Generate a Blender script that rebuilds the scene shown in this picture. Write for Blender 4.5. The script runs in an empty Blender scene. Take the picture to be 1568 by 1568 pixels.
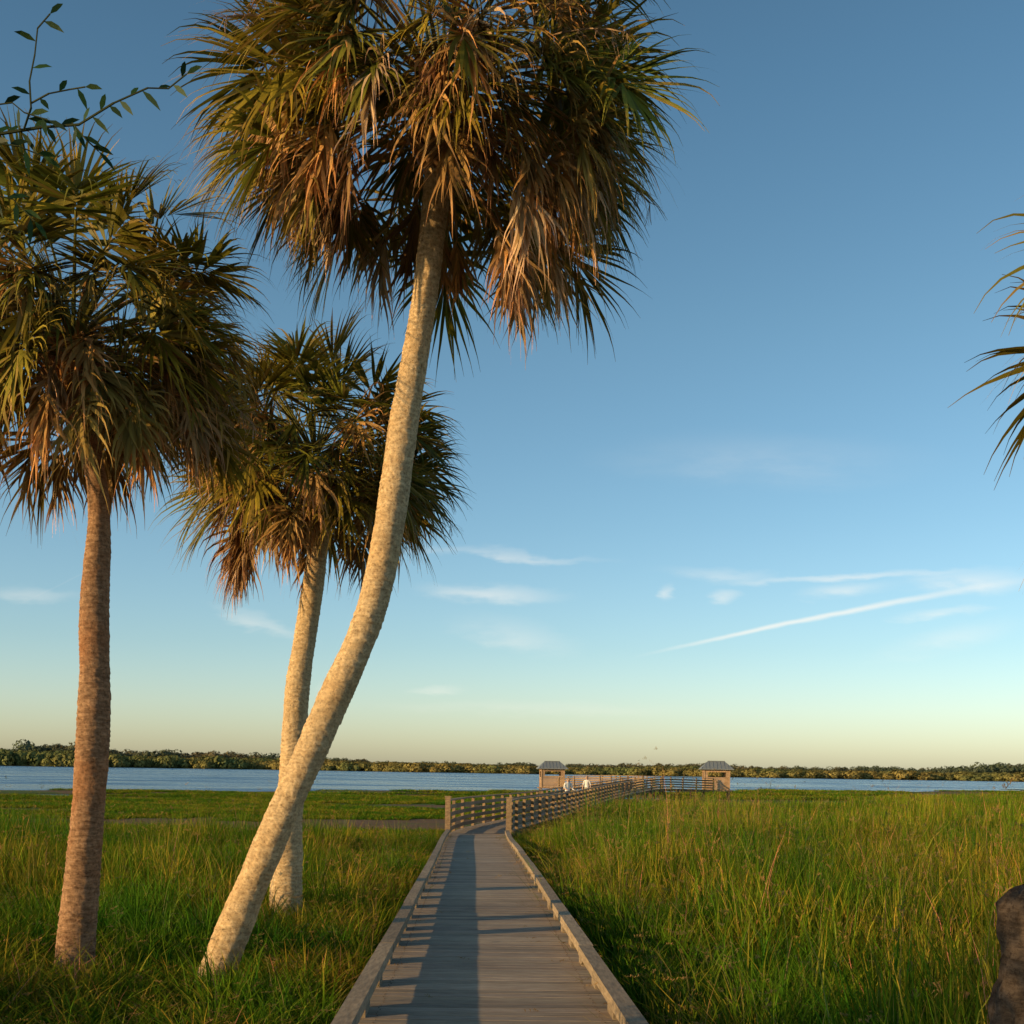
import bpy, math, random
import numpy as np
from mathutils import Vector, Matrix, noise
random.seed(7); R=random.random
def U(a,b): return a+(b-a)*random.random()
scene=bpy.context.scene
scene.view_settings.view_transform='Standard'
scene.view_settings.look='None'
scene.view_settings.exposure=0
SUN_EL=math.radians(11.5)
SX,SY=math.cos(math.radians(30)),math.sin(math.radians(30))   # horizontal travel of light

# ---------------------------------------------------------------- helpers
class MB:
    def __init__(s): s.v=[]; s.f=[]; s.c=[]; s.m=[]
    def add(s,vs,fs,col=(1,1,1),mi=0):
        b=len(s.v)
        s.v.extend([tuple(v) for v in vs])
        if isinstance(col,list): s.c.extend(col)
        else: s.c.extend([col]*len(vs))
        for f in fs:
            s.f.append(tuple(b+i for i in f)); s.m.append(mi)
    def box(s,c,ax,ay,az,col=(1,1,1),mi=0):
        c=Vector(c)
        vs=[c+ax*i+ay*j+az*k for k in(-.5,.5) for j in(-.5,.5) for i in(-.5,.5)]
        s.add(vs,[(0,2,3,1),(4,5,7,6),(0,1,5,4),(2,6,7,3),(0,4,6,2),(1,3,7,5)],col,mi)
    def beam(s,p,q,w,h,col=(1,1,1),mi=0,ext=0):
        p=Vector(p);q=Vector(q);d=q-p
        if d.length<1e-6:return
        n=d.normalized()
        side=Vector((n.y,-n.x,0))
        if side.length<1e-3: side=Vector((1,0,0))
        side.normalize(); up=side.cross(n)
        s.box((p+q)/2,side*w,n*(d.length+ext),up*h,col,mi)
    def build(s,name,mats,smooth=False,link=True,parent=None):
        me=bpy.data.meshes.new(name)
        me.from_pydata(s.v,[],s.f)
        a=me.color_attributes.new('tint','FLOAT_COLOR','POINT')
        arr=np.ones((len(s.v),4),dtype=np.float32)
        ca=np.array(s.c,dtype=np.float32); arr[:,:ca.shape[1]]=ca
        a.data.foreach_set('color',arr.ravel())
        for m in mats: me.materials.append(m)
        if len(mats)>1: me.polygons.foreach_set('material_index',s.m)
        if smooth: me.polygons.foreach_set('use_smooth',[True]*len(s.f))
        me.update()
        o=bpy.data.objects.new(name,me)
        if link: scene.collection.objects.link(o)
        if parent: o.parent=parent
        return o
def mat(name):
    m=bpy.data.materials.new(name); m.use_nodes=True
    nt=m.node_tree; nt.nodes.clear()
    return m,nt
class N:
    def __init__(s,nt): s.nt=nt
    def n(s,t,ins=None,**kw):
        x=s.nt.nodes.new(t)
        for k,v in kw.items(): setattr(x,k,v)
        if ins:
            for k,v in ins.items():
                if isinstance(v,bpy.types.NodeSocket): s.nt.links.new(v,x.inputs[k])
                else: x.inputs[k].default_value=v
        return x
    def math(s,op,a,b=0.0,clamp=False):
        return s.n('ShaderNodeMath',{0:a,1:b},operation=op,use_clamp=clamp).outputs[0]
    def mix(s,f,a,b,bt='MIX'):
        x=s.n('ShaderNodeMix',data_type='RGBA',blend_type=bt)
        for i,v in((0,f),(6,a),(7,b)):
            if isinstance(v,bpy.types.NodeSocket): s.nt.links.new(v,x.inputs[i])
            else: x.inputs[i].default_value=v if not isinstance(v,tuple) else (*v[:3],1)
        return x.outputs[2]
    def ramp(s,f,a,b,lo=0.,hi=1.):
        return s.n('ShaderNodeMapRange',{0:f,1:a,2:b,3:lo,4:hi},interpolation_type='SMOOTHSTEP').outputs[0]
    def noise(s,vec,scale,detail=4,rough=.55):
        i={'Scale':scale,'Detail':detail,'Roughness':rough}
        if vec is not None:i['Vector']=vec
        return s.n('ShaderNodeTexNoise',i).outputs[0]
def leaf_mat(name,trans=.25,rough=.5,patch=None,spec=.3):
    m,nt=mat(name);k=N(nt)
    att=k.n('ShaderNodeAttribute',attribute_name='tint').outputs['Color']
    col=att
    if patch:
        geo=k.n('ShaderNodeNewGeometry')
        ns=k.noise(geo.outputs['Position'],patch[0],2)
        f=k.ramp(ns,patch[1],patch[2])
        col=k.mix(f,k.mix(1.,att,patch[3],'MULTIPLY'),k.mix(1.,att,patch[4],'MULTIPLY'))
    if spec>0: b=k.n('ShaderNodeBsdfPrincipled',{'Base Color':col,'Roughness':rough,'Specular IOR Level':spec})
    else: b=k.n('ShaderNodeBsdfDiffuse',{'Color':col})
    out=b.outputs[0]
    if trans>0:
        t=k.n('ShaderNodeBsdfTranslucent',{'Color':col})
        out=k.n('ShaderNodeMixShader',{0:trans,1:b.outputs[0],2:t.outputs[0]}).outputs[0]
    k.n('ShaderNodeOutputMaterial',{0:out})
    return m
def wood_mat(name,c1,c2,scale=(2,2,2),rough=.8,bump=.4):
    m,nt=mat(name);k=N(nt)
    att=k.n('ShaderNodeAttribute',attribute_name='tint').outputs['Color']
    geo=k.n('ShaderNodeNewGeometry')
    mp=k.n('ShaderNodeMapping',{'Vector':geo.outputs['Position'],'Scale':scale}).outputs[0]
    ns=k.noise(mp,6,5,.65)
    n2=k.noise(geo.outputs['Position'],1.3,3)
    col=k.mix(k.ramp(ns,.3,.7),c1,c2)
    col=k.mix(1.,col,k.mix(n2,(.62,.62,.62),(1.28,1.28,1.28)),'MULTIPLY')
    col=k.mix(1.,col,att,'MULTIPLY')
    bp=k.n('ShaderNodeBump',{'Height':ns,'Strength':bump,'Distance':.006})
    b=k.n('ShaderNodeBsdfPrincipled',{'Base Color':col,'Roughness':rough,'Normal':bp.outputs[0],'Specular IOR Level':.2})
    k.n('ShaderNodeOutputMaterial',{0:b.outputs[0]})
    return m
def plain_mat(name,c,rough=.6,metal=0,bump=0):
    m,nt=mat(name);k=N(nt)
    tc=k.n('ShaderNodeNewGeometry').outputs['Position']
    ns=k.noise(tc,9,3)
    col=k.mix(ns,tuple(x*.8 for x in c),tuple(min(1,x*1.15) for x in c))
    b=k.n('ShaderNodeBsdfPrincipled',{'Base Color':col,'Roughness':rough,'Metallic':metal})
    k.n('ShaderNodeOutputMaterial',{0:b.outputs[0]})
    return m
def sm(a,b,x):
    t=min(1,max(0,(x-a)/(b-a))); return t*t*(3-2*t)
def nz(x,y,s,o=0.): return noise.noise(Vector((x*s+o,y*s-o,o*.37)))

# ---------------------------------------------------------------- boardwalk route
ctrl=[(0.25,-4,.41),(-0.06,6,.298),(-.55,22,.119),(-1.0,36.5,-.05),(-.75,41,-.08),(0.05,46.5,-.1),(1.9,58.5,-.15),(4.5,76,-.1),(8.2,96,.05),(12,105,.45),(15.3,109.5,.42),(18.6,112,.35)]
def spline(c,step):
    P=[Vector(p) for p in c]; P=[P[0]*2-P[1]]+P+[P[-1]*2-P[-2]]
    fine=[]
    for i in range(1,len(P)-2):
        for j in range(40):
            t=j/40
            p0,p1,p2,p3=P[i-1],P[i],P[i+1],P[i+2]
            L=(p2-p1).length
            m1=(p2-p0)/((p2-p0).length)*L; m2=(p3-p1)/((p3-p1).length)*L
            fine.append((2*t**3-3*t*t+1)*p1+(t**3-2*t*t+t)*m1+(-2*t**3+3*t*t)*p2+(t**3-t*t)*m2)
    fine.append(P[-2])
    out=[fine[0]];acc=0
    for a,b in zip(fine,fine[1:]):
        L=(b-a).length; pos=0
        while acc+L-pos>=step:
            pos+=step-acc; acc=0
            out.append(a+(b-a)*(pos/L))
        acc+=L-pos
    return out
PLANK=.146
main=spline(ctrl,PLANK)
branch=spline([(12.5,107,.43),(10.5,115,.5),(7,121,.35),(4.4,123,.2)],PLANK)
def frames(pts):
    fr=[]
    for i,p in enumerate(pts):
        a=pts[max(0,i-3)];b=pts[min(len(pts)-1,i+3)]
        t=(b-a).normalized(); fr.append((p,t,Vector((t.y,-t.x,0)).normalized()))
    return fr
def path_x(y):
    if y<37: return .13-.0305*y
    best=min(main[::6],key=lambda p:abs(p.y-y)); return best.x
PXC=[path_x(y) for y in range(0,125)]
def pathx(y):
    y=min(123.,max(0.,y)); i=int(y); return PXC[i]+(PXC[min(124,i+1)]-PXC[i])*(y-i)

# ---------------------------------------------------------------- ground
def yshore(x):
    b=155+1.0*x if x<0 else 155+.95*x
    b=min(380,max(80,b))
    return b+nz(x,0,.03,3.)*22+nz(x,0,.12,5.)*7
def fy(x): return 765+nz(x,0,.006,4.)*60+nz(x,0,.03,2.)*14
def gh(x,y):
    z=-.135-.0112*min(max(y,-10),40)-.0012*max(0,min(y,300)-40)
    z+=nz(x,y,.25,1.)*.05
    s=y-yshore(x)
    pool=sm(-75,-20,s)
    z+=pool*(nz(x*.45,y,.09,8.)*.45)
    z+=(-1.6-z)*sm(-12,22,s+nz(x,y,.08,9.)*12)
    yf=fy(x)
    if y>600: z+=(-.45-z)*sm(yf-15,yf+15,y)
    return z
def axis(lo,hi,step,far_lo,far_hi,g=1.12):
    a=list(np.arange(lo,hi+.01,step)); s=step;x=hi
    while x<far_hi: s=min(s*g,400 if far_hi>2000 else 60);x+=s;a.append(x)
    s=step;x=lo
    while x>far_lo: s=min(s*g,400);x-=s;a.insert(0,x)
    return a
xs=axis(-70,110,1.6,-5200,5200)
ys=axis(0,215,1.6,-400,700,1.1)
ys=[y for y in ys if y<700]+list(np.arange(700,860,6.))+[900,960,1050,1200,1500,2000,3000,4500,7000]
V=[];F=[]
for y in ys:
    for x in xs: V.append((x,y,gh(x,y)))
nx=len(xs)
for j in range(len(ys)-1):
    for i in range(nx-1):
        a=j*nx+i;F.append((a,a+1,a+nx+1,a+nx))
me=bpy.data.meshes.new('ground');me.from_pydata(V,[],F);me.polygons.foreach_set('use_smooth',[True]*len(F))
ground=bpy.data.objects.new('ground',me);scene.collection.objects.link(ground)
m,nt=mat('marsh_soil');k=N(nt)
pos=k.n('ShaderNodeNewGeometry').outputs['Position']
sp=k.n('ShaderNodeSeparateXYZ',{0:pos})
mp=k.n('ShaderNodeMapping',{'Vector':pos,'Scale':(.35,1,1)}).outputs[0]
n1=k.noise(mp,.13,5,.65);n2=k.noise(pos,1.7,4,.65);n3=k.noise(pos,14,2,.6)
green=k.mix(n2,(.055,.095,.02),(.13,.16,.035))
mud=k.mix(n2,(.10,.06,.032),(.24,.145,.075))
col=k.mix(k.ramp(n1,.47,.54),green,mud)
near=k.ramp(sp.outputs[1],30,48)
soil=k.mix(n3,(.03,.04,.012),(.08,.08,.03))
col=k.mix(near,soil,col)
far=k.ramp(sp.outputs[1],600,700)
col=k.mix(far,col,k.mix(k.ramp(n1,.35,.65),(.13,.15,.045),(.22,.18,.07)))
wet=k.ramp(sp.outputs[2],-.86,-.74,.35,1.)
col=k.mix(1.,col,k.n('ShaderNodeCombineXYZ',{0:wet,1:wet,2:wet}).outputs[0],'MULTIPLY')
bp=k.n('ShaderNodeBump',{'Height':k.math('ADD',n3,k.math('MULTIPLY',n2,2.)),'Strength':.8,'Distance':.08})
b=k.n('ShaderNodeBsdfPrincipled',{'Base Color':col,'Roughness':.9,'Normal':bp.outputs[0],'Specular IOR Level':.15})
k.n('ShaderNodeOutputMaterial',{0:b.outputs[0]})
me.materials.append(m)

# ---------------------------------------------------------------- water
mb=MB();mb.add([(-5200,40,-.85),(5200,40,-.85),(5200,1400,-.85),(-5200,1400,-.85)],[(0,1,2,3)])
m,nt=mat('lake_water');k=N(nt)
pos=k.n('ShaderNodeNewGeometry').outputs['Position']
mp=k.n('ShaderNodeMapping',{'Vector':pos,'Scale':(.5,1,1)}).outputs[0]
w1=k.noise(mp,1.1,4,.6);w2=k.noise(mp,.05,3)
bp=k.n('ShaderNodeBump',{'Height':w1,'Strength':1.,'Distance':.6})
b=k.n('ShaderNodeBsdfPrincipled',{'Base Color':(.03,.11,.25,1),'Roughness':k.ramp(w2,.35,.65,.12,.3),'Normal':bp.outputs[0],'IOR':1.33})
k.n('ShaderNodeOutputMaterial',{0:b.outputs[0]})
mb.build('lake_water',[m])

# ---------------------------------------------------------------- boardwalk
deckm=wood_mat('weathered_deck',(.27,.20,.145),(.43,.34,.25),(1,9,1),.8,.3)
curbm=wood_mat('weathered_curb',(.23,.17,.11),(.42,.31,.20),(6,1,6),.8,.5)
railm=wood_mat('rail_wood',(.19,.125,.075),(.36,.24,.135),(2,2,6),.8,.5)
bw=bpy.data.objects.new('boardwalk',None);scene.collection.objects.link(bw)
HALF=.93
def build_walk(pts,tag,y0rail,curb_end,left_end=1e9):
    fr=frames(pts);mb=MB()
    for i,(p,t,s) in enumerate(fr):
        g=U(.76,1.12)*(.8 if R()<.06 else 1);w=U(-.006,.006)
        mb.box(p+Vector((0,0,-.02+U(-.0012,.0012))),s*(2*HALF+w),t*(PLANK-.009),Vector((0,0,.04)),(g,g*U(.98,1.01),g*U(.95,1.02)))
        if p.y<30:
            for sd in(-.76,.76):
                for q in(-.035,.035):
                    mb.box(p+s*(sd+U(-.01,.01))+t*(q+U(-.01,.01))+Vector((0,0,.0015)),s*.009,t*.009,Vector((0,0,.003)),(.3,.26,.24))
    mb.build('deck_boards'+tag,[deckm],parent=bw)
    mb=MB()
    st=16
    for a in range(0,len(fr)-st,st):
        p,t,s=fr[a];q,_,s2=fr[a+st]
        for sd in(-.78,0,.78):
            mb.beam(p+s*sd-Vector((0,0,.14)),q+s2*sd-Vector((0,0,.14)),.05,.19,(.7,.7,.7))
        for sd in(-.7,.7):
            c=p+s*sd
            mb.box(c+Vector((0,0,-.85)),Vector((.14,0,0)),Vector((0,.14,0)),Vector((0,0,1.2)),(.6,.6,.6))
    mb.build('joists'+tag,[railm],parent=bw)
    mb=MB()
    ends=[i for i,(p,_,_) in enumerate(fr) if p.y<=curb_end]
    if ends and curb_end>0:
        E=ends[-1]; seg=25
        for sd in(-1,1):
            for a in range(0,E,seg):
                b_=min(a+seg,E)
                p,t,s=fr[a];q,_,s2=fr[b_]
                g=U(.78,1.1)
                jit=U(-.008,.008)
                mb.beam(p+s*sd*(HALF-.055+jit)+Vector((0,0,.126+U(-.003,.003))),q+s2*sd*(HALF-.055+jit+U(-.004,.004))+Vector((0,0,.126)),.12,.082,(g,g,g),ext=-.01)
            for a in range(4,E,8):
                p,t,s=fr[a]
                mb.box(p+s*sd*(HALF-.055)+Vector((0,0,.0425)),s*.09,t*(.30 if a%3 else .36),Vector((0,0,.084)),(.8,.8,.8))
        mb.build('kerb_rails'+tag,[curbm],parent=bw)
    mb=MB()
    st0=[i for i,(p,_,_) in enumerate(fr) if p.y>=y0rail][0]
    idx=list(range(st0,len(fr),15))
    for sd in(-1,1):
        for n_,a in enumerate(idx):
            p,t,s=fr[a]
            if sd<0 and p.y>left_end: break
            c=p+s*sd*HALF
            big=.16 if n_==0 else .1
            tt=Vector((t.x,t.y,0)).normalized()
            hh=1.12 if n_==0 else 1.0
            mb.box(c+Vector((0,0,hh/2-.15)),s*big,tt*big,Vector((0,0,hh+.3)),(1.05,1.05,1.05))
            if n_==0: mb.box(c+Vector((0,0,hh+.017)),s*.2,tt*.2,Vector((0,0,.03)),(1.1,1.1,1.1))
            if n_+1<len(idx):
                q,_,s2=fr[idx[n_+1]];e=q+s2*sd*HALF
                inn=-.072*sd
                for z in(.16,.38,.60,.82):
                    g=U(.75,1.15)
                    mb.beam(c+s*inn+Vector((0,0,z+U(-.008,.008))),e+s2*inn+Vector((0,0,z+U(-.008,.008))),.035,.12,(g,g,g))
                g=U(.9,1.15)
                mb.beam(c+Vector((0,0,1.025)),e+Vector((0,0,1.025)),.17,.04,(g,g,g))
    mb.build('guard_rails'+tag,[railm],parent=bw)
build_walk(main,'',36.6,36.4,left_end=103)
build_walk(branch,'_spur',107,-99)

# ---------------------------------------------------------------- shelters
hutm=wood_mat('shelter_boards',(.35,.21,.12),(.52,.35,.21),(1,1,7),.8,.4)
roofm=plain_mat('metal_roof',(.22,.24,.25),.6,.1)
def shelter(cx,cy,z,rot,w=2.3,dp=2.3,ht=1.95):
    e=bpy.data.objects.new('roofed_shelter',None);scene.collection.objects.link(e)
    e.location=(cx,cy,z);e.rotation_euler=(0,0,rot)
    X=Vector((1,0,0));Y=Vector((0,1,0));Z=Vector((0,0,1))
    mb=MB()
    mb.box((0,0,-.05),X*(w+.5),Y*(dp+.5),Z*.09,(.8,.8,.8))
    for x in(-1,1):
        for y in(-1,1):
            mb.box((x*w/2,y*dp/2,ht/2-.5),X*.12,Y*.12,Z*(ht+1.0))
            mb.box((x*(w/2),y*(dp/2),-1),X*.14,Y*.14,Z*1.6,(.6,.6,.6))
    def wall(ax,oth,sgn,L,openz):
        n=int(ht/.15)
        for i in range(n):
            zc=.075+i*.15
            g=U(.82,1.12)
            if openz[0]<zc<openz[1]:
                for q in(-1,1):
                    c=ax*(q*(L/2-.2))+oth*sgn; c.z=zc
                    mb.box(c,ax*.28,oth.normalized()*.03,Z*.14,(g,g,g))
            else:
                c=oth*sgn; c.z=zc
                mb.box(c,ax*(L-.13),oth.normalized()*.03,Z*.14,(g,g,g))
    wall(X,Y*(dp/2),-1,w,(1.15,1.6))
    wall(Y,X*(w/2),-1,dp,(1.1,1.65))
    wall(Y,X*(w/2),1,dp,(1.1,1.65))
    wall(X,Y*(dp/2),1,w,(.0,1.75))
    mb.build('timber_frame',[hutm],parent=e)
    mb=MB();o=.38
    A=w/2+o;B=dp/2+o;h=.72
    rz=A-.75
    v=[(-A,-B,ht),(A,-B,ht),(A,B,ht),(-A,B,ht),(-rz,0,ht+h),(rz,0,ht+h)]
    v2=[(a,b_,c-.06) for a,b_,c in v]
    mb.add(v+v2,[(0,1,5,4),(1,2,5),(2,3,4,5),(3,0,4),(6,10,11,7),(7,11,8),(8,11,10,9),(9,10,6),(0,6,7,1),(1,7,8,2),(2,8,9,3),(3,9,6,0)])
    for i in range(9):
        x=-A+.15+i*(2*A-.3)/8
        f=1 if abs(x)<=rz else (A-abs(x))/(A-rz)
        for sg in(-1,1):
            mb.beam((x,sg*B,ht+.012),(x,sg*B*(1-f),ht+h*f+.012),.03,.03,(1.1,1.1,1.1))
    mb.beam((-rz,0,ht+h+.02),(rz,0,ht+h+.02),.12,.05,(1.1,1.1,1.1))
    mb.build('metal_roof',[roofm],parent=e)
shelter(4.1,123.5,.16,.05)
shelter(19.0,112.3,.33,-.1)

# ---------------------------------------------------------------- instancing
def scatter(name,variants,pts):
    col=bpy.data.collections.new(name+'_clumps')
    for o in variants: col.objects.link(o)
    me=bpy.data.meshes.new(name)
    me.from_pydata([p[0] for p in pts],[],[])
    a=me.attributes.new('rot','FLOAT_VECTOR','POINT');a.data.foreach_set('vector',np.array([p[1] for p in pts],dtype=np.float32).ravel())
    a=me.attributes.new('scl','FLOAT_VECTOR','POINT');a.data.foreach_set('vector',np.array([p[2] for p in pts],dtype=np.float32).ravel())
    a=me.attributes.new('idx','INT','POINT');a.data.foreach_set('value',[p[3] for p in pts])
    ob=bpy.data.objects.new(name,me);scene.collection.objects.link(ob)
    ng=bpy.data.node_groups.new(name+'_scatter','GeometryNodeTree')
    ng.interface.new_socket('Geometry',in_out='INPUT',socket_type='NodeSocketGeometry')
    ng.interface.new_socket('Geometry',in_out='OUTPUT',socket_type='NodeSocketGeometry')
    n=ng.nodes;l=ng.links
    gi=n.new('NodeGroupInput');go=n.new('NodeGroupOutput')
    ci=n.new('GeometryNodeCollectionInfo');ci.inputs['Collection'].default_value=col
    ci.inputs['Separate Children'].default_value=True;ci.inputs['Reset Children'].default_value=True
    ip=n.new('GeometryNodeInstanceOnPoints');ip.inputs['Pick Instance'].default_value=True
    def na(nm,t):
        x=n.new('GeometryNodeInputNamedAttribute');x.data_type=t;x.inputs['Name'].default_value=nm
        return [o for o in x.outputs if o.enabled and o.name=='Attribute'][0]
    er=n.new('FunctionNodeEulerToRotation')
    l.new(na('rot','FLOAT_VECTOR'),er.inputs[0]);l.new(er.outputs[0],ip.inputs['Rotation'])
    l.new(na('scl','FLOAT_VECTOR'),ip.inputs['Scale'])
    l.new(na('idx','INT'),ip.inputs['Instance Index'])
    l.new(gi.outputs[0],ip.inputs['Points']);l.new(ci.outputs[0],ip.inputs['Instance'])
    l.new(ip.outputs[0],go.inputs[0])
    md=ob.modifiers.new('scatter','NODES');md.node_group=ng
    return ob
# grass: tint alpha is a per-blade random number, compared with a world-space patch noise to choose dry blades
m,nt=mat('grass_blades');k=N(nt);grassm=m
at=k.n('ShaderNodeAttribute',attribute_name='tint')
pos=k.n('ShaderNodeNewGeometry').outputs['Position']
pn=k.noise(pos,.34,2,.65)
dry=k.math('LESS_THAN',at.outputs['Alpha'],k.ramp(pn,.43,.66,.08,.6))
g1=k.mix(k.ramp(pn,.3,.62),(.5,.95,.8),(1.4,1.2,.9))
col=k.mix(1.,k.mix(dry,at.outputs['Color'],k.mix(1.,at.outputs['Color'],(2.4,1.35,2.6),'MULTIPLY')),g1,'MULTIPLY')
d_=k.n('ShaderNodeBsdfDiffuse',{'Color':col});t_=k.n('ShaderNodeBsdfTranslucent',{'Color':col})
k.n('ShaderNodeOutputMaterial',{0:k.n('ShaderNodeMixShader',{0:.3,1:d_.outputs[0],2:t_.outputs[0]}).outputs[0]})
def blade(mb,x,y,L,w,lean,az,c,seed=False,n=4):
    d=Vector((math.cos(az)*math.sin(lean),math.sin(az)*math.sin(lean),math.cos(lean)))
    p=Vector((x,y,-.05)); sa=U(0,6.28); side=Vector((math.cos(sa),math.sin(sa),0))
    vs=[];cs=[];rv=R()
    k_=U(.25,1.2)
    for i in range(n+1):
        t=i/n; ww=w*(1-t**1.6)*.5+.0007
        vs+= [p-side*ww,p+side*ww]
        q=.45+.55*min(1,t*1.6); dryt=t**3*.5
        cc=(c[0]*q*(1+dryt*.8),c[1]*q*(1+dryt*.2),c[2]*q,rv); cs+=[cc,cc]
        p=p+d*(L/n); d=(d+Vector((math.cos(az)*.5,math.sin(az)*.5,-.55))*(k_*t)).normalized()
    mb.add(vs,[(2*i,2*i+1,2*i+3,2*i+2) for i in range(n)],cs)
    if seed:
        for j in range(9):
            q=p-d*(j*.012)+Vector((U(-.01,.01),U(-.01,.01),U(-.01,.01)))
            e=Vector((U(-1,1),U(-1,1),U(.2,1))).normalized()*.028
            mb.add([q,q+e+side*.006,q+e*1.3-side*.006],[(0,1,2)],(.26,.17,.08,1.))
def gcol():
    g=U(.55,1.35); return (.086*g*U(.8,1.35),.165*g,.014*g)
def grass_tile(i,size,nt_,per,hmin,hmax,w,seedp,n=4):
    mb=MB()
    for _ in range(nt_):
        tx,ty=U(-size/2,size/2),U(-size/2,size/2)
        th=U(.5,1.35);tg=U(.65,1.3);tr=U(.05,.15)*max(1,size/1.4)
        for _ in range(per):
            a=U(0,6.28);r=tr*math.sqrt(R());c=gcol();c=(c[0]*tg,c[1]*tg,c[2]*tg)
            sd=R()<seedp
            blade(mb,tx+r*math.cos(a),ty+r*math.sin(a),U(hmin,hmax)*th*(1.2 if sd else 1),w*U(.6,1.35)*(.4 if sd else 1),min(1.,abs(random.gauss(0,.36))),a+U(-.7,.7),c if not sd else (.25,.2,.09),sd,n)
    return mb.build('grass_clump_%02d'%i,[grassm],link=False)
tiles=[grass_tile(i,1.,34,18,.42,.98,.02,.015) for i in range(5)]          #0-4 near 1 m
tiles+=[grass_tile(5+i,2.2,80,9,.45,1.0,.037,.02,3) for i in range(3)]     #5-7 mid 2.2 m
tiles+=[grass_tile(8+i,5,140,8,.5,1.,.08,.0,3) for i in range(2)]       #8-9 far 5 m
tiles+=[grass_tile(10+i,.34,6,12,.45,1.0,.019,.03) for i in range(3)]      #10-12 small clumps
tiles+=[grass_tile(13,.4,5,9,.8,1.35,.018,.35)]                          #13 reeds
pts=[]
def hfield(x,y):
    dx=x-pathx(y); s=y-yshore(x)
    h=1+.65*nz(x,y,.16,2.)+.4*nz(x,y,.55,4.)
    if dx<0:
        h*=.5+.38*sm(1.2,4.5,-dx)
        tall=1-sm(33,43,y+nz(x,y,.12,6.)*9+(x+10)*.15)
        if y>80: tall=0
        h=h*tall*.95+(1-tall)*.22
    else:
        h*=.55+.5*sm(1.2,3.8,dx)
        tall=1-sm(-95,-60,s)
        h=h*tall+(1-tall)*.34
    return h,tall,dx,s
def blocked(x,y,m_):
    if y>100 and -2<x<24 and y<130:
        if abs(x-19)<2.+m_ and abs(y-112)<2.+m_: return True
        if abs(x-4.1)<2.+m_ and abs(y-123.5)<2.+m_: return True
        for p in branch[::12]:
            if (p.x-x)**2+(p.y-y)**2<(1.2+m_)**2: return True
        for p in main[-180::12]:
            if (p.x-x)**2+(p.y-y)**2<(1.2+m_)**2: return True
    return False
def put(x,y,size,ids,hs=1.,cut=None):
    h,tall,dx,s=hfield(x,y)
    if y<113 and abs(dx)<(1.06+size*.5 if cut is None else cut): return
    if blocked(x,y,size*.5): return
    z=gh(x,y)
    if z<-.8 or s>-8: return
    if tall<.6 and nz(x*.3,y,.1,12.)+.3*nz(x,y,.35,3.)>.06+.3*tall: return
    q=random.randrange(4)*math.pi/2
    if size<.6: q=U(0,6.28)
    pts.append(((x,y,z),(0,0,q),(1,1,h*hs*U(.9,1.1)),random.choice(ids)))
def grid(x0,x1,y0,y1,st,ids,size,xl,xr):
    y=y0
    while y<y1:
        a=math.floor(xl(y)/st)*st
        while a<xr(y):
            put(a+U(-.08,.08)*st,y+U(-.08,.08)*st,size,ids); a+=st
        y+=st
wl=lambda y:-.5*y-3
wr_=lambda y:.52*y+3
grid(0,0,.8,36,.92,[0,1,2,3,4],1.,wl,wr_)
grid(0,0,36.6,112,2.05,[5,6,7],2.2,wl,wr_)
grid(0,0,112,235,4.6,[8,9],5.,wl,wr_)
for y in np.arange(1,112,.25):
    for sd in(-1,1):
        for _ in range(3 if y<37 else 5):
            d=U(1.1,1.1+(1.1 if y<36 else 2.2)); put(pathx(y)+sd*d,float(y)+U(-.2,.2),.34,[10,11,12],1.,1.12)
for _ in range(1500):
    y=4+36*R()**1.3; x=U(wl(y),wr_(y)); put(x,y,.34,[10,11,12],U(1.1,1.65),1.25)
for _ in range(260):
    y=U(14,110); x=pathx(y)+1.3+abs(random.gauss(0,5 if y>30 else 9)); put(x,y,.4,[13],1.1,1.3)
scatter('tall_grass',tiles,pts)
print('grass instances',len(pts))

# ---------------------------------------------------------------- distant vegetation
farm=leaf_mat('distant_foliage',.12,.7,(.012,.4,.6,(.85,.95,.9),(1.35,1.05,.9)),0)
def bushm(i,dark,flat):
    mb=MB();blobs=[(U(-2.5,2.5),U(-2.5,2.5),U(1.2,4.2)*flat,U(1.3,2.3)) for _ in range(8)]
    for bx,by,bz,br in blobs:
        g0=U(.75,1.2)
        for _ in range(70):
            d=Vector((random.gauss(0,1),random.gauss(0,1),random.gauss(0,1))).normalized()
            p=Vector((bx,by,bz))+Vector((d.x,d.y,d.z*.75))*br*U(.75,1.08)
            if p.z<0:p.z=U(0,.5)
            a=Vector((U(-1,1),U(-1,1),U(-1,1))).normalized();b_=d.cross(a).normalized();a=b_.cross(d)
            s=U(.25,.55);g=g0*U(.7,1.25)
            c=(.20*g,.20*g,.075*g) if not dark else (.105*g,.115*g,.075*g)
            mb.add([p+a*s,p-a*s*.6+b_*s*.8,p-a*s*.6-b_*s*.8],[(0,1,2)],c)
    if dark:
        for sx in(-.2,.9): mb.beam((sx,0,0),(sx*1.4,.2,3),.35,.35,(.08,.06,.04))
    return mb.build('shrub_%02d'%i,[farm],link=False)
bv=[bushm(i,False,.5) for i in range(4)]+[bushm(4+i,True,1.) for i in range(4)]
P=[]
for _ in range(4400):
    x=U(-620,620); yy=fy(x)+8+U(0,1)**1.2*150
    s=U(.5,1.1)*(1+.4*nz(x,yy,.02,7.))
    lf=1+.9*sm(0,-350,x)
    P.append(((x,yy,gh(x,yy)-.2),(0,0,U(0,6.28)),(s*2.2,s*2.,s*1.45*lf),random.randrange(4)))
scatter('distant_shrubs',bv[:4],P)
P=[]
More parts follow.
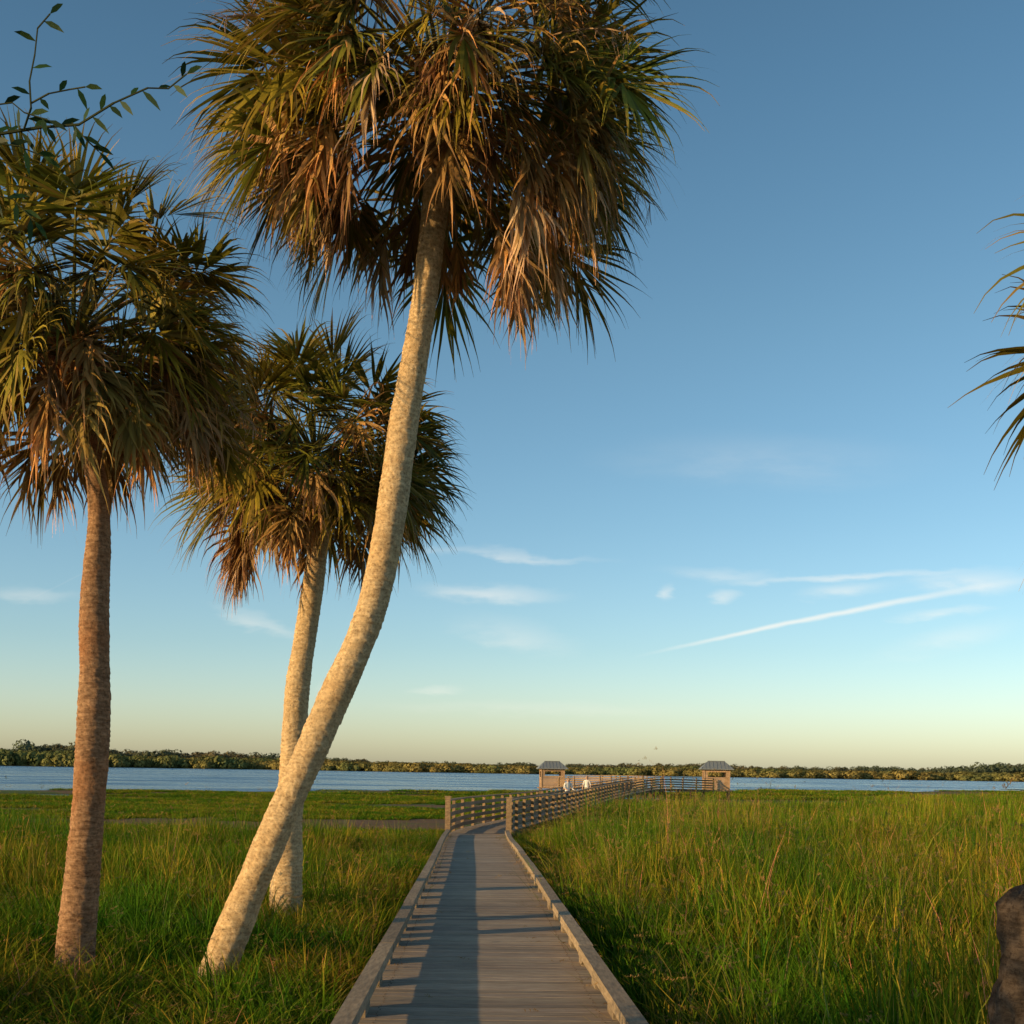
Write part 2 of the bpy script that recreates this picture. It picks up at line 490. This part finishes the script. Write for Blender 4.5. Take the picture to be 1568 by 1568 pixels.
for _ in range(1500):
    x=U(-720,720); yy=fy(x)+175+U(0,1)*80
    t=x/400
    h=1.05+(.85*sm(-.1,-.95,t) if t<0 else 0)+.5*sm(.35,1.1,t)
    h*=(1+.35*nz(x,0,.011,31.)+.3*nz(x,0,.05,33.))
    s=max(.5,h)*U(.7,1.05)
    P.append(((x,yy,-.5),(0,0,U(0,6.28)),(s*1.5,s*1.5,s*1.5),random.randrange(4)))
scatter('distant_treeline',bv[4:],P)

# ---------------------------------------------------------------- palms
palmleaf=leaf_mat('palm_leaf',.2,.5,None,.2)
def bark_mat(name,c1,c2,c3):
    m,nt=mat(name);k=N(nt)
    att=k.n('ShaderNodeAttribute',attribute_name='tint').outputs['Color']
    pos=k.n('ShaderNodeNewGeometry').outputs['Position']
    mp=k.n('ShaderNodeMapping',{'Vector':pos,'Scale':(1,1,5)}).outputs[0]
    a=k.noise(mp,7,6,.75);b_=k.noise(pos,40,4,.75);c=k.noise(pos,1.6,3)
    col=k.mix(k.ramp(a,.35,.65),c1,c2);col=k.mix(k.math('MULTIPLY',k.ramp(c,.45,.7),.7),col,c3)
    col=k.mix(1.,col,k.mix(k.ramp(b_,.3,.55),(.55,.5,.46),(1.15,1.15,1.15)),'MULTIPLY')
    col=k.mix(1.,col,att,'MULTIPLY')
    hh=k.math('ADD',a,k.math('MULTIPLY',b_,.8))
    bp=k.n('ShaderNodeBump',{'Height':hh,'Strength':.7,'Distance':.012})
    s=k.n('ShaderNodeBsdfPrincipled',{'Base Color':col,'Roughness':.9,'Normal':bp.outputs[0],'Specular IOR Level':.1})
    k.n('ShaderNodeOutputMaterial',{0:s.outputs[0]})
    return m
barkG=bark_mat('palm_bark',(.45,.31,.17),(.62,.46,.28),(.52,.34,.17))
barkR=bark_mat('palm_bark_dark',(.19,.105,.06),(.38,.23,.135),(.33,.15,.07))
def trunk(mb,ptsr,seed):
    P=[(Vector(p),r) for p,r in ptsr]
    Q=[P[0]]+P+[P[-1]]
    path=[]
    for i in range(1,len(Q)-2):
        n=max(4,int((Q[i+1][0]-Q[i][0]).length/.012))
        for j in range(n):
            t=j/n
            p0,p1,p2,p3=[q[0] for q in Q[i-1:i+3]]
            p=.5*((2*p1)+(p2-p0)*t+(2*p0-5*p1+4*p2-p3)*t*t+(3*p1-p0-3*p2+p3)*t**3)
            path.append((p,Q[i][1]*(1-t)+Q[i+1][1]*t))
    path.append(P[-1]); K=40
    vs=[];cs=[];arc=0
    for i,(p,r) in enumerate(path):
        if i: arc+=(p-path[i-1][0]).length
        t=(path[min(i+1,len(path)-1)][0]-path[max(i-1,0)][0]).normalized()
        s=t.cross(Vector((0,1,0))).normalized();f=s.cross(t)
        rv=noise.noise(Vector((3.1,seed,arc*2.2)))
        for q in range(K):
            a=q/K*2*math.pi
            d=s*math.cos(a)+f*math.sin(a)
            wob=noise.noise(Vector((math.cos(a)*1.2,math.sin(a)*1.2,arc*1.5+seed)))
            ph=(arc+wob*.10)/.066+nz(arc,seed,1.6,3.)*4
            ridge=1-(ph%1)
            fine=noise.noise(Vector((d.x*5,d.y*5,arc*9+seed)))
            f2=noise.noise(Vector((d.x*11,d.y*11,arc*24+seed)))
            rr=r*(1+.06*wob+.06*rv+.035*(ridge-.5)*(1+fine*1.5)+.04*fine+.03*f2)
            vs.append(p+d*rr)
            g=(.80+.28*ridge)*(1+.25*fine+.25*f2); cs.append((g,g*.98,g*.95))
    fs=[]
    for i in range(len(path)-1):
        for q in range(K):
            a=i*K+q;b_=i*K+(q+1)%K
            fs.append((a,b_,b_+K,a+K))
    fs.append(tuple(range((len(path)-1)*K,len(path)*K)))
    mb.add(vs,fs,cs)
def frond(mb,hub,az,el,Lp,Lb,kind,mirror=1):
    up=Vector((0,0,1))
    d=Vector((math.cos(az)*math.cos(el),math.sin(az)*math.cos(el),math.sin(el)))
    hs=Vector((-math.sin(az),math.cos(az),0))
    dead=kind!='live'
    p=hub+d*.12
    gz={'live':.4,'old':.8,'dead':1.1}[kind]
    gpet=(.17,.15,.03) if kind=='live' else (.36,.19,.07)
    n=7;w=.022;vs=[];cs=[]
    for i in range(n+1):
        s=hs*(w*(1-.5*i/n));nn=s.cross(d).normalized()*.012
        vs+=[p-s,p+nn,p+s,p-nn];cs+=[gpet]*4
        if i<n:
            p=p+d*(Lp/n); d=(d-up*(gz*Lp/n)).normalized()
    fs=[]
    for i in range(n):
        for q in range(4): fs.append((i*4+q,i*4+(q+1)%4,(i+1)*4+(q+1)%4,(i+1)*4+q))
    mb.add(vs,fs,cs)
    roll=U(-1.,1.)
    s0=(Matrix.Rotation(roll,3,d)@hs).normalized()
    cos_=[(p.copy(),d.copy())];cl=Lb*.36
    for i in range(4):
        p=p+d*(cl/4);d=(d-up*.2*(1.6 if dead else 1)).normalized();cos_.append((p.copy(),d.copy()))
    NS=48
    spread=math.radians({'live':U(85,130),'old':U(45,90),'dead':U(22,60)}[kind])
    hue=R()
    if kind=='live':
        g=U(.5,1.35)
        base=(.10*g+.12*hue*g,.13*g+.045*hue*g,.018*g)
    elif kind=='old':
        g=U(.75,1.25); base=random.choice([(.30*g,.23*g,.055*g),(.38*g,.24*g,.08*g),(.20*g,.18*g,.035*g),(.40*g,.24*g,.08*g)])
    else:
        g=U(.65,1.2); base=random.choice([(.46*g,.30*g,.13*g),(.48*g,.27*g,.09*g),(.44*g,.34*g,.20*g),(.26*g,.15*g,.07*g)])
    for j in range(NS):
        if dead and R()<.1: continue
        t=-1+2*(j+.5)/NS
        ci=int(round((1-abs(t))*4));o,f=cos_[ci]
        s=(s0-f*s0.dot(f)).normalized();nn=s.cross(f).normalized()
        if nn.z<0: nn=-nn
        a=t*spread+U(-.05,.05)
        dd=(f*math.cos(a)+s*math.sin(a)+nn*(.4*abs(math.sin(a)))+Vector((U(-1,1),U(-1,1),U(-1,1)))*(.08 if not dead else .19)).normalized()
        L=Lb*(.66+.34*math.cos(a*.75))*U(.78,1.1)
        if dead: L*=U(.55,1.05)
        st=7;q=o.copy();vs=[];cs=[]
        tw=dd.cross(nn)
        if tw.length<.01: tw=s
        tw.normalize()
        br=U(.6,1.4)
        brown=R()<(.15 if kind=='live' else .4)
        kd={'live':U(.25,1.15),'old':U(.9,1.8),'dead':U(1.3,2.6)}[kind]
        curl=U(-1,1)*(1.2 if dead else .3)
        for i in range(st+1):
            u_=i/st
            ww=(.006+.026*min(1,u_*3.2))*(1-sm(.3,1,u_))*.62+.0012
            if dead: ww*=.9
            vs+=[q-tw*ww,q+tw*ww]
            tip=u_**2*.6
            c=(base[0]*br*(1+tip*1.2),base[1]*br*(1+tip*.4),base[2]*br*(1+tip*.6))
            if brown: c=(c[0]*.5+.18,c[1]*.5+.11,c[2]*.5+.035)
            cs+=[c,c]
            q=q+dd*(L/st)
            bend=.06+1.5*sm(.3,.75,u_)
            dd=(dd-up*(kd*bend*.36)+s*curl*.14+Vector((U(-1,1),U(-1,1),0))*(.03 if not dead else .12)).normalized()
            tw=(tw-dd*tw.dot(dd)+nn*curl*.3).normalized()
        mb.add(vs,[(2*i,2*i+1,2*i+3,2*i+2) for i in range(st)],cs)
def plume(mb,hub,az,el,L):
    up=Vector((0,0,1))
    d=Vector((math.cos(az)*math.cos(el),math.sin(az)*math.cos(el),math.sin(el)));p=hub.copy()
    for i in range(12):
        q=p+d*(L/12);mb.beam(p,q,.012,.012,(.36,.23,.13))
        if i>4:
            for _ in range(16):
                e=(d+Vector((U(-1,1),U(-1,1),U(-1,.6)))*1.1).normalized();a=q.copy();s=e.cross(up).normalized()*.0022
                vs=[]
                for k_ in range(4):
                    vs+=[a-s,a+s];a=a+e*U(.05,.09);e=(e-up*.25+Vector((U(-.3,.3),U(-.3,.3),U(-.2,.2)))).normalized()
                mb.add(vs,[(2*i_,2*i_+1,2*i_+3,2*i_+2) for i_ in range(3)],(.42,.27,.17))
        p=q;d=(d-up*.09).normalized()
def palm(name,tr,hub,nl,no,nd,Lp,Lb,bark,seed,extra=None,deadel=(-.35,.45),npl=5):
    random.seed(seed)
    e=bpy.data.objects.new(name,None);scene.collection.objects.link(e)
    mb=MB();trunk(mb,tr,seed*3.1);mb.build('trunk',[bark],smooth=True,parent=e)
    hub=Vector(hub)
    mb=MB()
    top=Vector(tr[-1][0])
    r=tr[-1][1]
    for i in range(100):
        u_=i/100; a=i*2.39996
        p=top.lerp(hub,u_)-Vector((0,0,.28))
        o=Vector((math.cos(a),math.sin(a),0));s=Vector((-o.y,o.x,0))
        b0=p+o*(r*.82);L=U(.12,.36);t1=b0+o*(L*U(.4,.9))+Vector((0,0,L*.8))+s*U(-.05,.05)
        w=.05;g=U(.7,1.2);c=random.choice([(.50*g,.23*g,.08*g),(.38*g,.22*g,.10*g),(.28*g,.15*g,.07*g)])
        mb.add([b0-s*w,b0+s*w,t1+s*w*.45,t1-s*w*.45,b0-s*w-o*.05,b0+s*w-o*.05,t1+s*w*.45-o*.03+Vector((0,0,.02)),t1-s*w*.45-o*.03+Vector((0,0,.02))],
               [(0,1,2,3),(7,6,5,4),(1,5,6,2),(4,0,3,7),(3,2,6,7)],c)
    mb.build('leaf_boots',[palmleaf],parent=e)
    mb=MB()
    for i in range(nl):
        el=math.asin(min(1,max(-.6,-.28+1.26*((i+.5)/nl)+U(-.08,.08))))
        frond(mb,hub+Vector((0,0,.25))*U(.0,1.),i*2.39996+U(-.4,.4),el,Lp*U(.6,1.15),Lb*U(.7,1.0),'live')
    for i in range(no):
        frond(mb,hub+Vector((0,0,U(-.1,.2))),i*2.39996+U(-.7,.7),U(-.35,1.05),Lp*U(.7,1.15),Lb*U(.65,.9),'old')
    for i in range(nd):
        frond(mb,hub+Vector((0,0,U(-.15,.15))),U(0,6.283),U(*deadel),Lp*U(.65,1.08),Lb*U(.5,.9),'dead')
    if extra: extra(mb)
    for i in range(npl): plume(mb,hub,U(0,6.28),U(.0,.7),Lp+Lb*U(.6,1.0))
    mb.build('crown',[palmleaf],parent=e)
    return e
bigtr=[((-2.93,11.4,-.55),.2),((-2.83,11.5,-.16),.175),((-2.527,11.5,.65),.155),((-2.137,11.5,1.59),.146),((-1.747,11.5,2.50),.150),((-1.387,11.5,3.38),.140),((-1.214,11.5,4.22),.142),((-1.086,11.5,5.22),.138),((-.918,11.5,6.34),.118),((-.811,11.5,7.40),.128),((-.79,11.5,7.85),.13)]
def ex(mb):
    h=Vector((-.75,11.4,7.6))
    for _ in range(4): frond(mb,h,-.5+U(-.1,.1),-.6,.85,.9,'dead')
    h=Vector((-.78,11.4,8.1))
    for az,el in((-2.9,.1),(-2.4,.1),(-1.9,.4),(-1.5,.5),(-2.7,.4),(-2.1,.6),(-1.3,.7),(-2.9,.6),(-.3,.1),(-.1,.4)): frond(mb,h,az,el,1.3,.85,'dead')
palm('sabal_palm',bigtr,(-.76,11.5,8.15),84,54,18,1.38,1.12,barkG,11,ex)
ltr=[((-4.3,11.8,-.6),.21),((-4.26,11.8,-.2),.185),((-4.194,11.8,.78),.165),((-4.126,11.8,1.74),.16),((-4.097,11.8,2.70),.152),((-4.11,11.8,3.53),.135),((-4.077,11.8,4.30),.105),((-4.13,11.8,4.81),.10),((-4.30,11.8,5.32),.13),((-4.36,11.8,5.7),.13)]
palm('sabal_palm',ltr,(-4.36,11.8,5.92),76,42,16,1.12,.98,barkR,24,None)
btr=[((-3.05,16.4,-.8),.27),((-3.046,16.4,-.34),.235),((-3.04,16.4,.82),.2),((-2.984,16.4,1.885),.175),((-2.939,16.4,2.95),.165),((-2.82,16.4,3.84),.15),((-2.70,16.4,4.82),.135),((-2.67,16.4,5.3),.17),((-2.7,16.4,5.7),.17)]
def exb(mb):
    for _ in range(6): frond(mb,Vector((-2.75,16.3,5.7)),3.3+U(-.4,.4),-.35,.9,.95,'dead')
palm('sabal_palm',btr,(-2.75,16.4,5.95),74,36,26,1.05,1.05,barkG,37,exb,(-.6,.4))
rtr=[((4.85,7.2,-.5),.2),((4.8,7.2,1.5),.16),((4.75,7.2,3.0),.14),((4.72,7.2,4.1),.14)]
def exr(mb):
    for a_,e_,z_,kk in((0,.25,.2,'live'),(.3,.1,0,'live'),(-.3,.2,.1,'live'),(.12,-.15,-.1,'live'),(-.12,-.3,-.2,'live'),(.2,-.35,-.3,'live'),(0,.5,.3,'live')):
        frond(mb,Vector((4.72,7.2,4.55+z_)),math.pi+a_,e_,.88,.85,kk)
palm('sabal_palm',rtr,(4.72,7.2,4.6),24,4,0,.75,.75,barkR,51,exr,(-.5,.1),0)

# ---------------------------------------------------------------- stump
random.seed(5)
mb=MB();K=26;H=40;vs=[];cs=[]
for i in range(H+1):
    z=gh(2.2,5)-.1+(1.56-gh(2.2,5))*i/H
    for q in range(K):
        a=q/K*6.283
        r=.17*(1.15-.15*i/H)*(1+.24*noise.noise(Vector((math.cos(a)*2,math.sin(a)*2,z*3)))+.18*noise.noise(Vector((math.cos(a)*7,math.sin(a)*7,z*14))))
        zz=z+(.12*noise.noise(Vector((math.cos(a)*3,math.sin(a)*3,7))) -.03*math.cos(a) if i==H else 0)
        if i==H:r*=.72
        vs.append((2.21+r*math.cos(a)+.05*(i/H-1),5+r*math.sin(a),zz));g=U(.6,1.1);cs.append((g,g,g))
fs=[(i*K+q,i*K+(q+1)%K,(i+1)*K+(q+1)%K,(i+1)*K+q) for i in range(H) for q in range(K)]
fs.append(tuple(range(H*K,H*K+K)))
mb.add(vs,fs,cs)
mb.build('broken_palm_stump',[bark_mat('stump_bark',(.05,.036,.027),(.11,.08,.06),(.08,.05,.04))],smooth=True)

# ---------------------------------------------------------------- off-left leafy tree with overhanging twigs
random.seed(9)
twm=leaf_mat('broad_leaf',.2,.5,None,.2)
twb=leaf_mat('twig_bark',.0,.8,None,0)
def limb(mbw,a,b,r0,r1,n=6):
    a=Vector(a);b=Vector(b);pp=a
    for i in range(n):
        t=(i+1)/n;q=a.lerp(b,t)+Vector((U(-1,1),U(-1,1),U(-1,1)))*(b-a).length*.03
        if i==n-1:q=b
        w=r0+(r1-r0)*t;mbw.beam(pp,q,w*2,w*2,(.11,.085,.06),ext=w);pp=q
def leaf(mbl,p,d,L,w):
    d=d.normalized();s=d.cross(Vector((U(-.7,.7),1,U(-.7,.9)))).normalized();dn=Vector((0,0,-1))
    g=U(.5,1.2);c=(.02*g,.055*g,.014*g)
    a=p+d*L*.35+dn*L*.03;b_=p+d*L*.7+dn*L*.1;t=p+d*L+dn*L*.25
    mbl.add([p,a-s*w,a+s*w,b_-s*w*.8,b_+s*w*.8,t],[(0,1,2),(1,3,4,2),(3,5,4)],c)
def leafy(name,T,nb,zr,rr,nl,twigs=None,th=2.2):
    e=bpy.data.objects.new(name,None);scene.collection.objects.link(e)
    mbw=MB();mbl=MB();T=Vector(T)
    limb(mbw,T,T+Vector((.1,.1,th)),.11,.07)
    for i in range(nb):
        a=i*2.4;z=zr[0]+(zr[1]-zr[0])*R()**1.25;r=U(*rr)
        q=T+Vector((math.cos(a)*r,math.sin(a)*r*.85,z));limb(mbw,T+Vector((.05,.05,min(th,z*.6))),q,.03,.01)
        for _ in range(nl):
            d=Vector((random.gauss(0,1),random.gauss(0,1),random.gauss(0,.8)))
            leaf(mbl,q+d*.27,d+Vector((U(-1,1),U(-1,1),U(-1,.3))),U(.07,.13),.02)
    if twigs: twigs(mbw,mbl)
    mbw.build('branches',[twb],parent=e);mbl.build('leaves',[twm],parent=e)
def tw_all(mbw,mbl):
    def twig(P,r0=.006,every=.04):
        P=[Vector((-2.165+x,5+yy,4.55+z)) for x,yy,z in P]
        for i,(a,b_) in enumerate(zip(P,P[1:])):
            w=max(.0025,r0*(1-i/len(P)));mbw.beam(a,b_,w*1.8,w*1.8,(.045,.05,.025),ext=.002)
            L=(b_-a).length;n=max(1,int(L/every));d=(b_-a).normalized();s=d.cross(Vector((0,1,0))).normalized()
            for j in range(n):
                o=a.lerp(b_,(j+.5)/n);sg=1 if (i+j)%2 else -1
                leaf(mbl,o,d*.8+s*sg*.9+Vector((0,U(-.3,.3),-.35)),U(.065,.105),.0115)
        leaf(mbl,P[-1],d,.085,.011)
    limb(mbw,(-3.6,4.2,4.1),(-2.5,4.9,4.5),.03,.012);limb(mbw,(-4.6,3.5,2.2),(-3.6,4.2,4.1),.05,.03)
    twig([(-.34,-.1,-.05),(0,0,.0),(.16,.02,.04),(.32,.02,.054),(.47,.0,.135),(.61,0,.2),(.69,.02,.21),(.77,0,.26)],.006,.042)
    twig([(.10,0,.02),(.12,.02,.12),(.12,.0,.22),(.14,.0,.33),(.15,0,.44),(.2,.0,.5)],.004,.06)
    twig([(.12,.02,.14),(.2,.0,.17),(.28,.02,.2),(.35,0,.2)],.003,.045)
    twig([(-.1,.02,.03),(-.02,.0,.12),(.05,.0,.13),(.1,0,.09),(.2,0,.06)],.003,.042)
    twig([(-.1,.02,.0),(.0,.0,-.04),(.08,.0,-.05),(.18,0,-.09)],.003,.042)
    twig([(.3,0,.05),(.36,.0,-.02),(.4,.03,-.05)],.003,.045)
    twig([(-.3,.05,-.3),(-.1,.0,-.24),(.05,.02,-.26),(.15,0,-.36)],.003,.045)
leafy('leafy_tree',(-4.7,3.4,-.25),46,(.4,5.3),(.5,1.5),170,tw_all)
leafy('wax_myrtle_shrub',(-5.0,.9,-.2),34,(.2,3.3),(.3,1.5),170,None,1.4)

# ---------------------------------------------------------------- people
skin=plain_mat('skin',(.5,.3,.2),.55);hairm=plain_mat('hair',(.12,.08,.05),.6)
def person(loc,rot,shirt,pants,h=1.66,lean=.0,armup=False):
    e=bpy.data.objects.new('person',None);scene.collection.objects.link(e)
    e.location=loc;e.rotation_euler=(0,0,rot)
    k_=h/1.7
    J=[];E=[]
    def j(p,r,par=None):
        y=p[1]+(-lean*max(0,p[2]-.95));J.append(((p[0]*k_,y*k_,p[2]*k_),r*k_));
        if par is not None:E.append((par,len(J)-1))
        return len(J)-1
    pel=j((0,0,.95),.135);w=j((0,0,1.10),.125,pel);ch=j((0,0,1.28),.145,w);sh=j((0,0,1.40),.10,ch);nk=j((0,0,1.48),.055,sh)
    hd0=j((0,-.01,1.54),.075,nk);hd1=j((0,-.01,1.61),.092,hd0);hd2=j((0,0,1.68),.07,hd1)
    for s in(-1,1):
        hip=j((s*.09,0,.90),.10,pel);kn=j((s*.11,-.02,.50),.062,hip);ak=j((s*.12,.03,.09),.042,kn);ft=j((s*.13,-.14,.035),.035,ak)
        sl=j((s*.175,0,1.385),.06,sh)
        if armup:el=j((s*.25,-.06,1.13),.044,sl);wr=j((s*.2,-.28,1.06),.03,el);pd=(0,-1,-.05)
        else:el=j((s*.25,.02,1.12),.044,sl);wr=j((s*.26,-.08,.88),.03,el);pd=(0,-.2,-1)
        P=Vector(J[wr][0])/k_; P.y+=lean*max(0,P.z-.95)
        pdv=Vector(pd).normalized()
        pm=j(tuple(P+pdv*.06),.033,wr)
        for f in range(4):
            o=P+pdv*.09+Vector(((f-1.5)*.019,0,0));a=j(tuple(o),.010,pm);j(tuple(o+pdv*(.07-.008*abs(f-1.4))+Vector((0,.01,-.01))),.008,a)
        th=j(tuple(P+pdv*.05+Vector((-s*.035,-.01,0))),.011,pm);j(tuple(P+pdv*.09+Vector((-s*.05,-.01,0))),.009,th)
    me=bpy.data.meshes.new('body');me.from_pydata([a for a,_ in J],E,[])
    o=bpy.data.objects.new('body',me);scene.collection.objects.link(o)
    o.modifiers.new('s','SKIN')
    for i,(_,r) in enumerate(J): me.skin_vertices[0].data[i].radius=(r,r*(.8 if i in(0,1,2,3) else 1))
    me.skin_vertices[0].data[0].use_root=True
    ss=o.modifiers.new('u','SUBSURF');ss.levels=2;ss.render_levels=2
    dg=bpy.context.evaluated_depsgraph_get()
    nm=bpy.data.meshes.new_from_object(o.evaluated_get(dg))
    o.modifiers.clear();o.data=nm;nm.materials.clear()
    for mm in(skin,shirt,pants,hairm): nm.materials.append(mm)
    for p in nm.polygons:
        c=p.center/k_;ax=abs(c.x)
        mi=0
        if c.z<.06: mi=3
        elif c.z<.98 and ax<.22: mi=2
        elif c.z<1.46 and (ax<.22 or c.z>1.15): mi=1
        elif c.z>1.57 and c.y+lean*(c.z-.95)>-.045 or c.z>1.70: mi=3
        p.material_index=mi;p.use_smooth=True
    o.parent=e
    mb=MB();hy=-lean*.66
    for s in(-1,1):
        c=Vector((s*.032,hy-.098,1.62))*k_
        mb.box(c,Vector((.02,0,0)),Vector((0,.012,0)),Vector((0,0,.01)),(.05,.04,.03))
        mb.box(Vector((s*.093,hy,1.60))*k_,Vector((.02,0,0)),Vector((0,.035,0)),Vector((0,0,.055)),(.5,.3,.2))
    mb.add([Vector(v)*k_ for v in((-.013,hy-.095,1.575),(.013,hy-.095,1.575),(0,hy-.125,1.58),(0,hy-.098,1.625))],[(0,1,2),(0,2,3),(2,1,3)],(.5,.3,.2))
    mb.box(Vector((0,hy-.092,1.55))*k_,Vector((.04,0,0)),Vector((0,.012,0)),Vector((0,0,.008)),(.35,.12,.1))
    mb.build('face',[leaf_mat('face_parts',0,.6)],parent=e)
white=plain_mat('white_shirt',(.75,.72,.68),.8);pale=plain_mat('pale_shirt',(.7,.66,.62),.8)
navy=plain_mat('dark_trousers',(.05,.055,.08),.8);khaki=plain_mat('khaki_trousers',(.3,.24,.16),.8)
def deckz(y): return min(main,key=lambda p:abs(p.y-y)).z
person((pathx(64)+.25,64,deckz(64)),.5,white,navy,1.7,.12,True)
person((pathx(76)+.2,76,deckz(76)),-.4,pale,khaki,1.7)

# ---------------------------------------------------------------- sky
w=bpy.data.worlds.new('sky');scene.world=w;w.use_nodes=True
try: w.cycles.sampling_method='MANUAL';w.cycles.sample_map_resolution=256
except Exception as ex_: print(ex_)
nt=w.node_tree;nt.nodes.clear();k=N(nt)
sky=k.n('ShaderNodeTexSky',sky_type='NISHITA',sun_disc=False)
sky.sun_elevation=SUN_EL;sky.sun_rotation=math.radians(240);sky.air_density=1.0;sky.dust_density=.8;sky.ozone_density=1.5
gen=k.n('ShaderNodeTexCoord').outputs['Generated']
s=k.n('ShaderNodeSeparateXYZ',{0:gen})
yy=k.math('MAXIMUM',s.outputs[1],.02)
A=k.math('DIVIDE',s.outputs[0],yy);B=k.math('DIVIDE',s.outputs[2],yy)
fn=k.noise(k.n('ShaderNodeCombineXYZ',{0:k.math('MULTIPLY',A,14),1:k.math('MULTIPLY',B,45),2:0.}).outputs[0],1.,4,.6)
fo=k.math('MULTIPLY',k.math('SUBTRACT',fn,.5),.022)
vec=k.n('ShaderNodeCombineXYZ',{0:k.math('ADD',A,k.math('MULTIPLY',fo,2.)),1:k.math('ADD',B,fo),2:0.}).outputs[0]
tot=None
def c(px,py): 
    a=(px-784)/1847;b_=(1178-py)/1847; return a-.016*b_,b_+.016*a
for px,py,hl,ht,rot,st in [(750,908,130,18,-.03,.34),(770,850,180,9,-.05,.26),(400,955,95,16,-.3,.26),(1300,882,210,8,.07,.34),(1020,908,18,13,0,.34),(1110,912,28,13,.1,.34),(1290,905,80,15,.1,.36),(790,975,110,30,-.2,.2),(1180,705,280,50,.0,.09),(1450,980,130,25,.25,.2),(1450,937,90,9,.12,.3),(670,1057,45,8,0,.24),(820,1085,260,14,0,.12),(1480,890,130,22,.05,.34),(50,908,90,14,0,.18),(505,1057,30,16,0,.26),(1100,880,120,12,0,.2)]:
    a,b_=c(px,py)
    mp=k.n('ShaderNodeMapping',{'Vector':vec,'Location':(a,b_,0),'Rotation':(0,0,rot),'Scale':(hl/1847,ht/1847,1)},vector_type='TEXTURE').outputs[0]
    ln=k.n('ShaderNodeVectorMath',{0:mp},operation='LENGTH').outputs['Value']
    v=k.ramp(ln,0.,1.15,st,0.)
    tot=v if tot is None else k.math('ADD',tot,v)
tex=k.ramp(fn,.28,.72,.4,1.25)
tot=k.math('MULTIPLY',tot,tex)
def trail(a0,b0,s1,s2,a1,th,st):
    t=k.math('SUBTRACT',A,a0)
    line=k.math('ADD',k.math('ADD',b0,k.math('MULTIPLY',t,s1)),k.math('MULTIPLY',k.math('MULTIPLY',t,t),s2))
    dd=k.math('ABSOLUTE',k.math('SUBTRACT',k.math('ADD',B,k.math('MULTIPLY',fo,.2)),line))
    wd=k.math('ADD',th*.5,k.math('MULTIPLY',t,th*2.))
    v=k.ramp(k.math('DIVIDE',dd,k.math('MAXIMUM',wd,.0003)),0.,1.,1.,0.)
    v=k.math('MULTIPLY',v,k.math('MULTIPLY',k.ramp(t,0,.12,0,1),k.ramp(A,a1-.2,a1,1,0)))
    return k.math('MULTIPLY',v,st)
tot=k.math('ADD',tot,trail(.09,.0925,.245,-.09,.46,.0042,.58))
tot=k.math('ADD',tot,trail(-.43,.121,.5,0,-.31,.0018,.35))
tot=k.math('MULTIPLY',tot,k.ramp(s.outputs[1],.05,.3))
tot=k.math('MINIMUM',tot,.8)
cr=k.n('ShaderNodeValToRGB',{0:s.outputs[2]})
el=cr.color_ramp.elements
G=[(.0,(1.2,1.28,1.5)),(.05,(1.14,1.26,1.46)),(.1,(.98,1.16,1.32)),(.2,(.88,1.10,1.2)),(.345,(.80,1.04,1.08)),(.5,(.66,.92,.98)),(1.,(.36,.46,.48))]  # sky gain by elevation; upper dome out of view dimmed to lower ambient fill
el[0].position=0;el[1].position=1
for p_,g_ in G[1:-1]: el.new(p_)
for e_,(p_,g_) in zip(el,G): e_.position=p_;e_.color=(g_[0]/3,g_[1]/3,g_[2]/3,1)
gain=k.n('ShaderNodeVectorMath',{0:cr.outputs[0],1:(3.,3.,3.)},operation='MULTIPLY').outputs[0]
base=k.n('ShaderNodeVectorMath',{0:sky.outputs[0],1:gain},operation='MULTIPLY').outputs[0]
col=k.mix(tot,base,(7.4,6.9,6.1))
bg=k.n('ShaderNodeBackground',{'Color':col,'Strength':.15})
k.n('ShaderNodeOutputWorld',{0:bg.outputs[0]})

ld=bpy.data.lights.new('sun','SUN');ld.energy=5;ld.angle=math.radians(.5);ld.color=(1,.68,.30)
lo=bpy.data.objects.new('sun',ld);scene.collection.objects.link(lo)
dv=Vector((SX*math.cos(SUN_EL),SY*math.cos(SUN_EL),-math.sin(SUN_EL)))
lo.rotation_euler=dv.to_track_quat('-Z','Y').to_euler();lo.location=(-30,-20,20)

cd=bpy.data.cameras.new('camera');cam=bpy.data.objects.new('camera',cd);scene.collection.objects.link(cam)
cam.location=(0,0,1.95);cam.rotation_euler=(math.pi/2,-math.radians(.91),0)
cd.sensor_width=36;cd.lens=36*1847/1568;cd.shift_y=(1178-784)/1568;cd.clip_start=.05;cd.clip_end=12000
scene.camera=cam
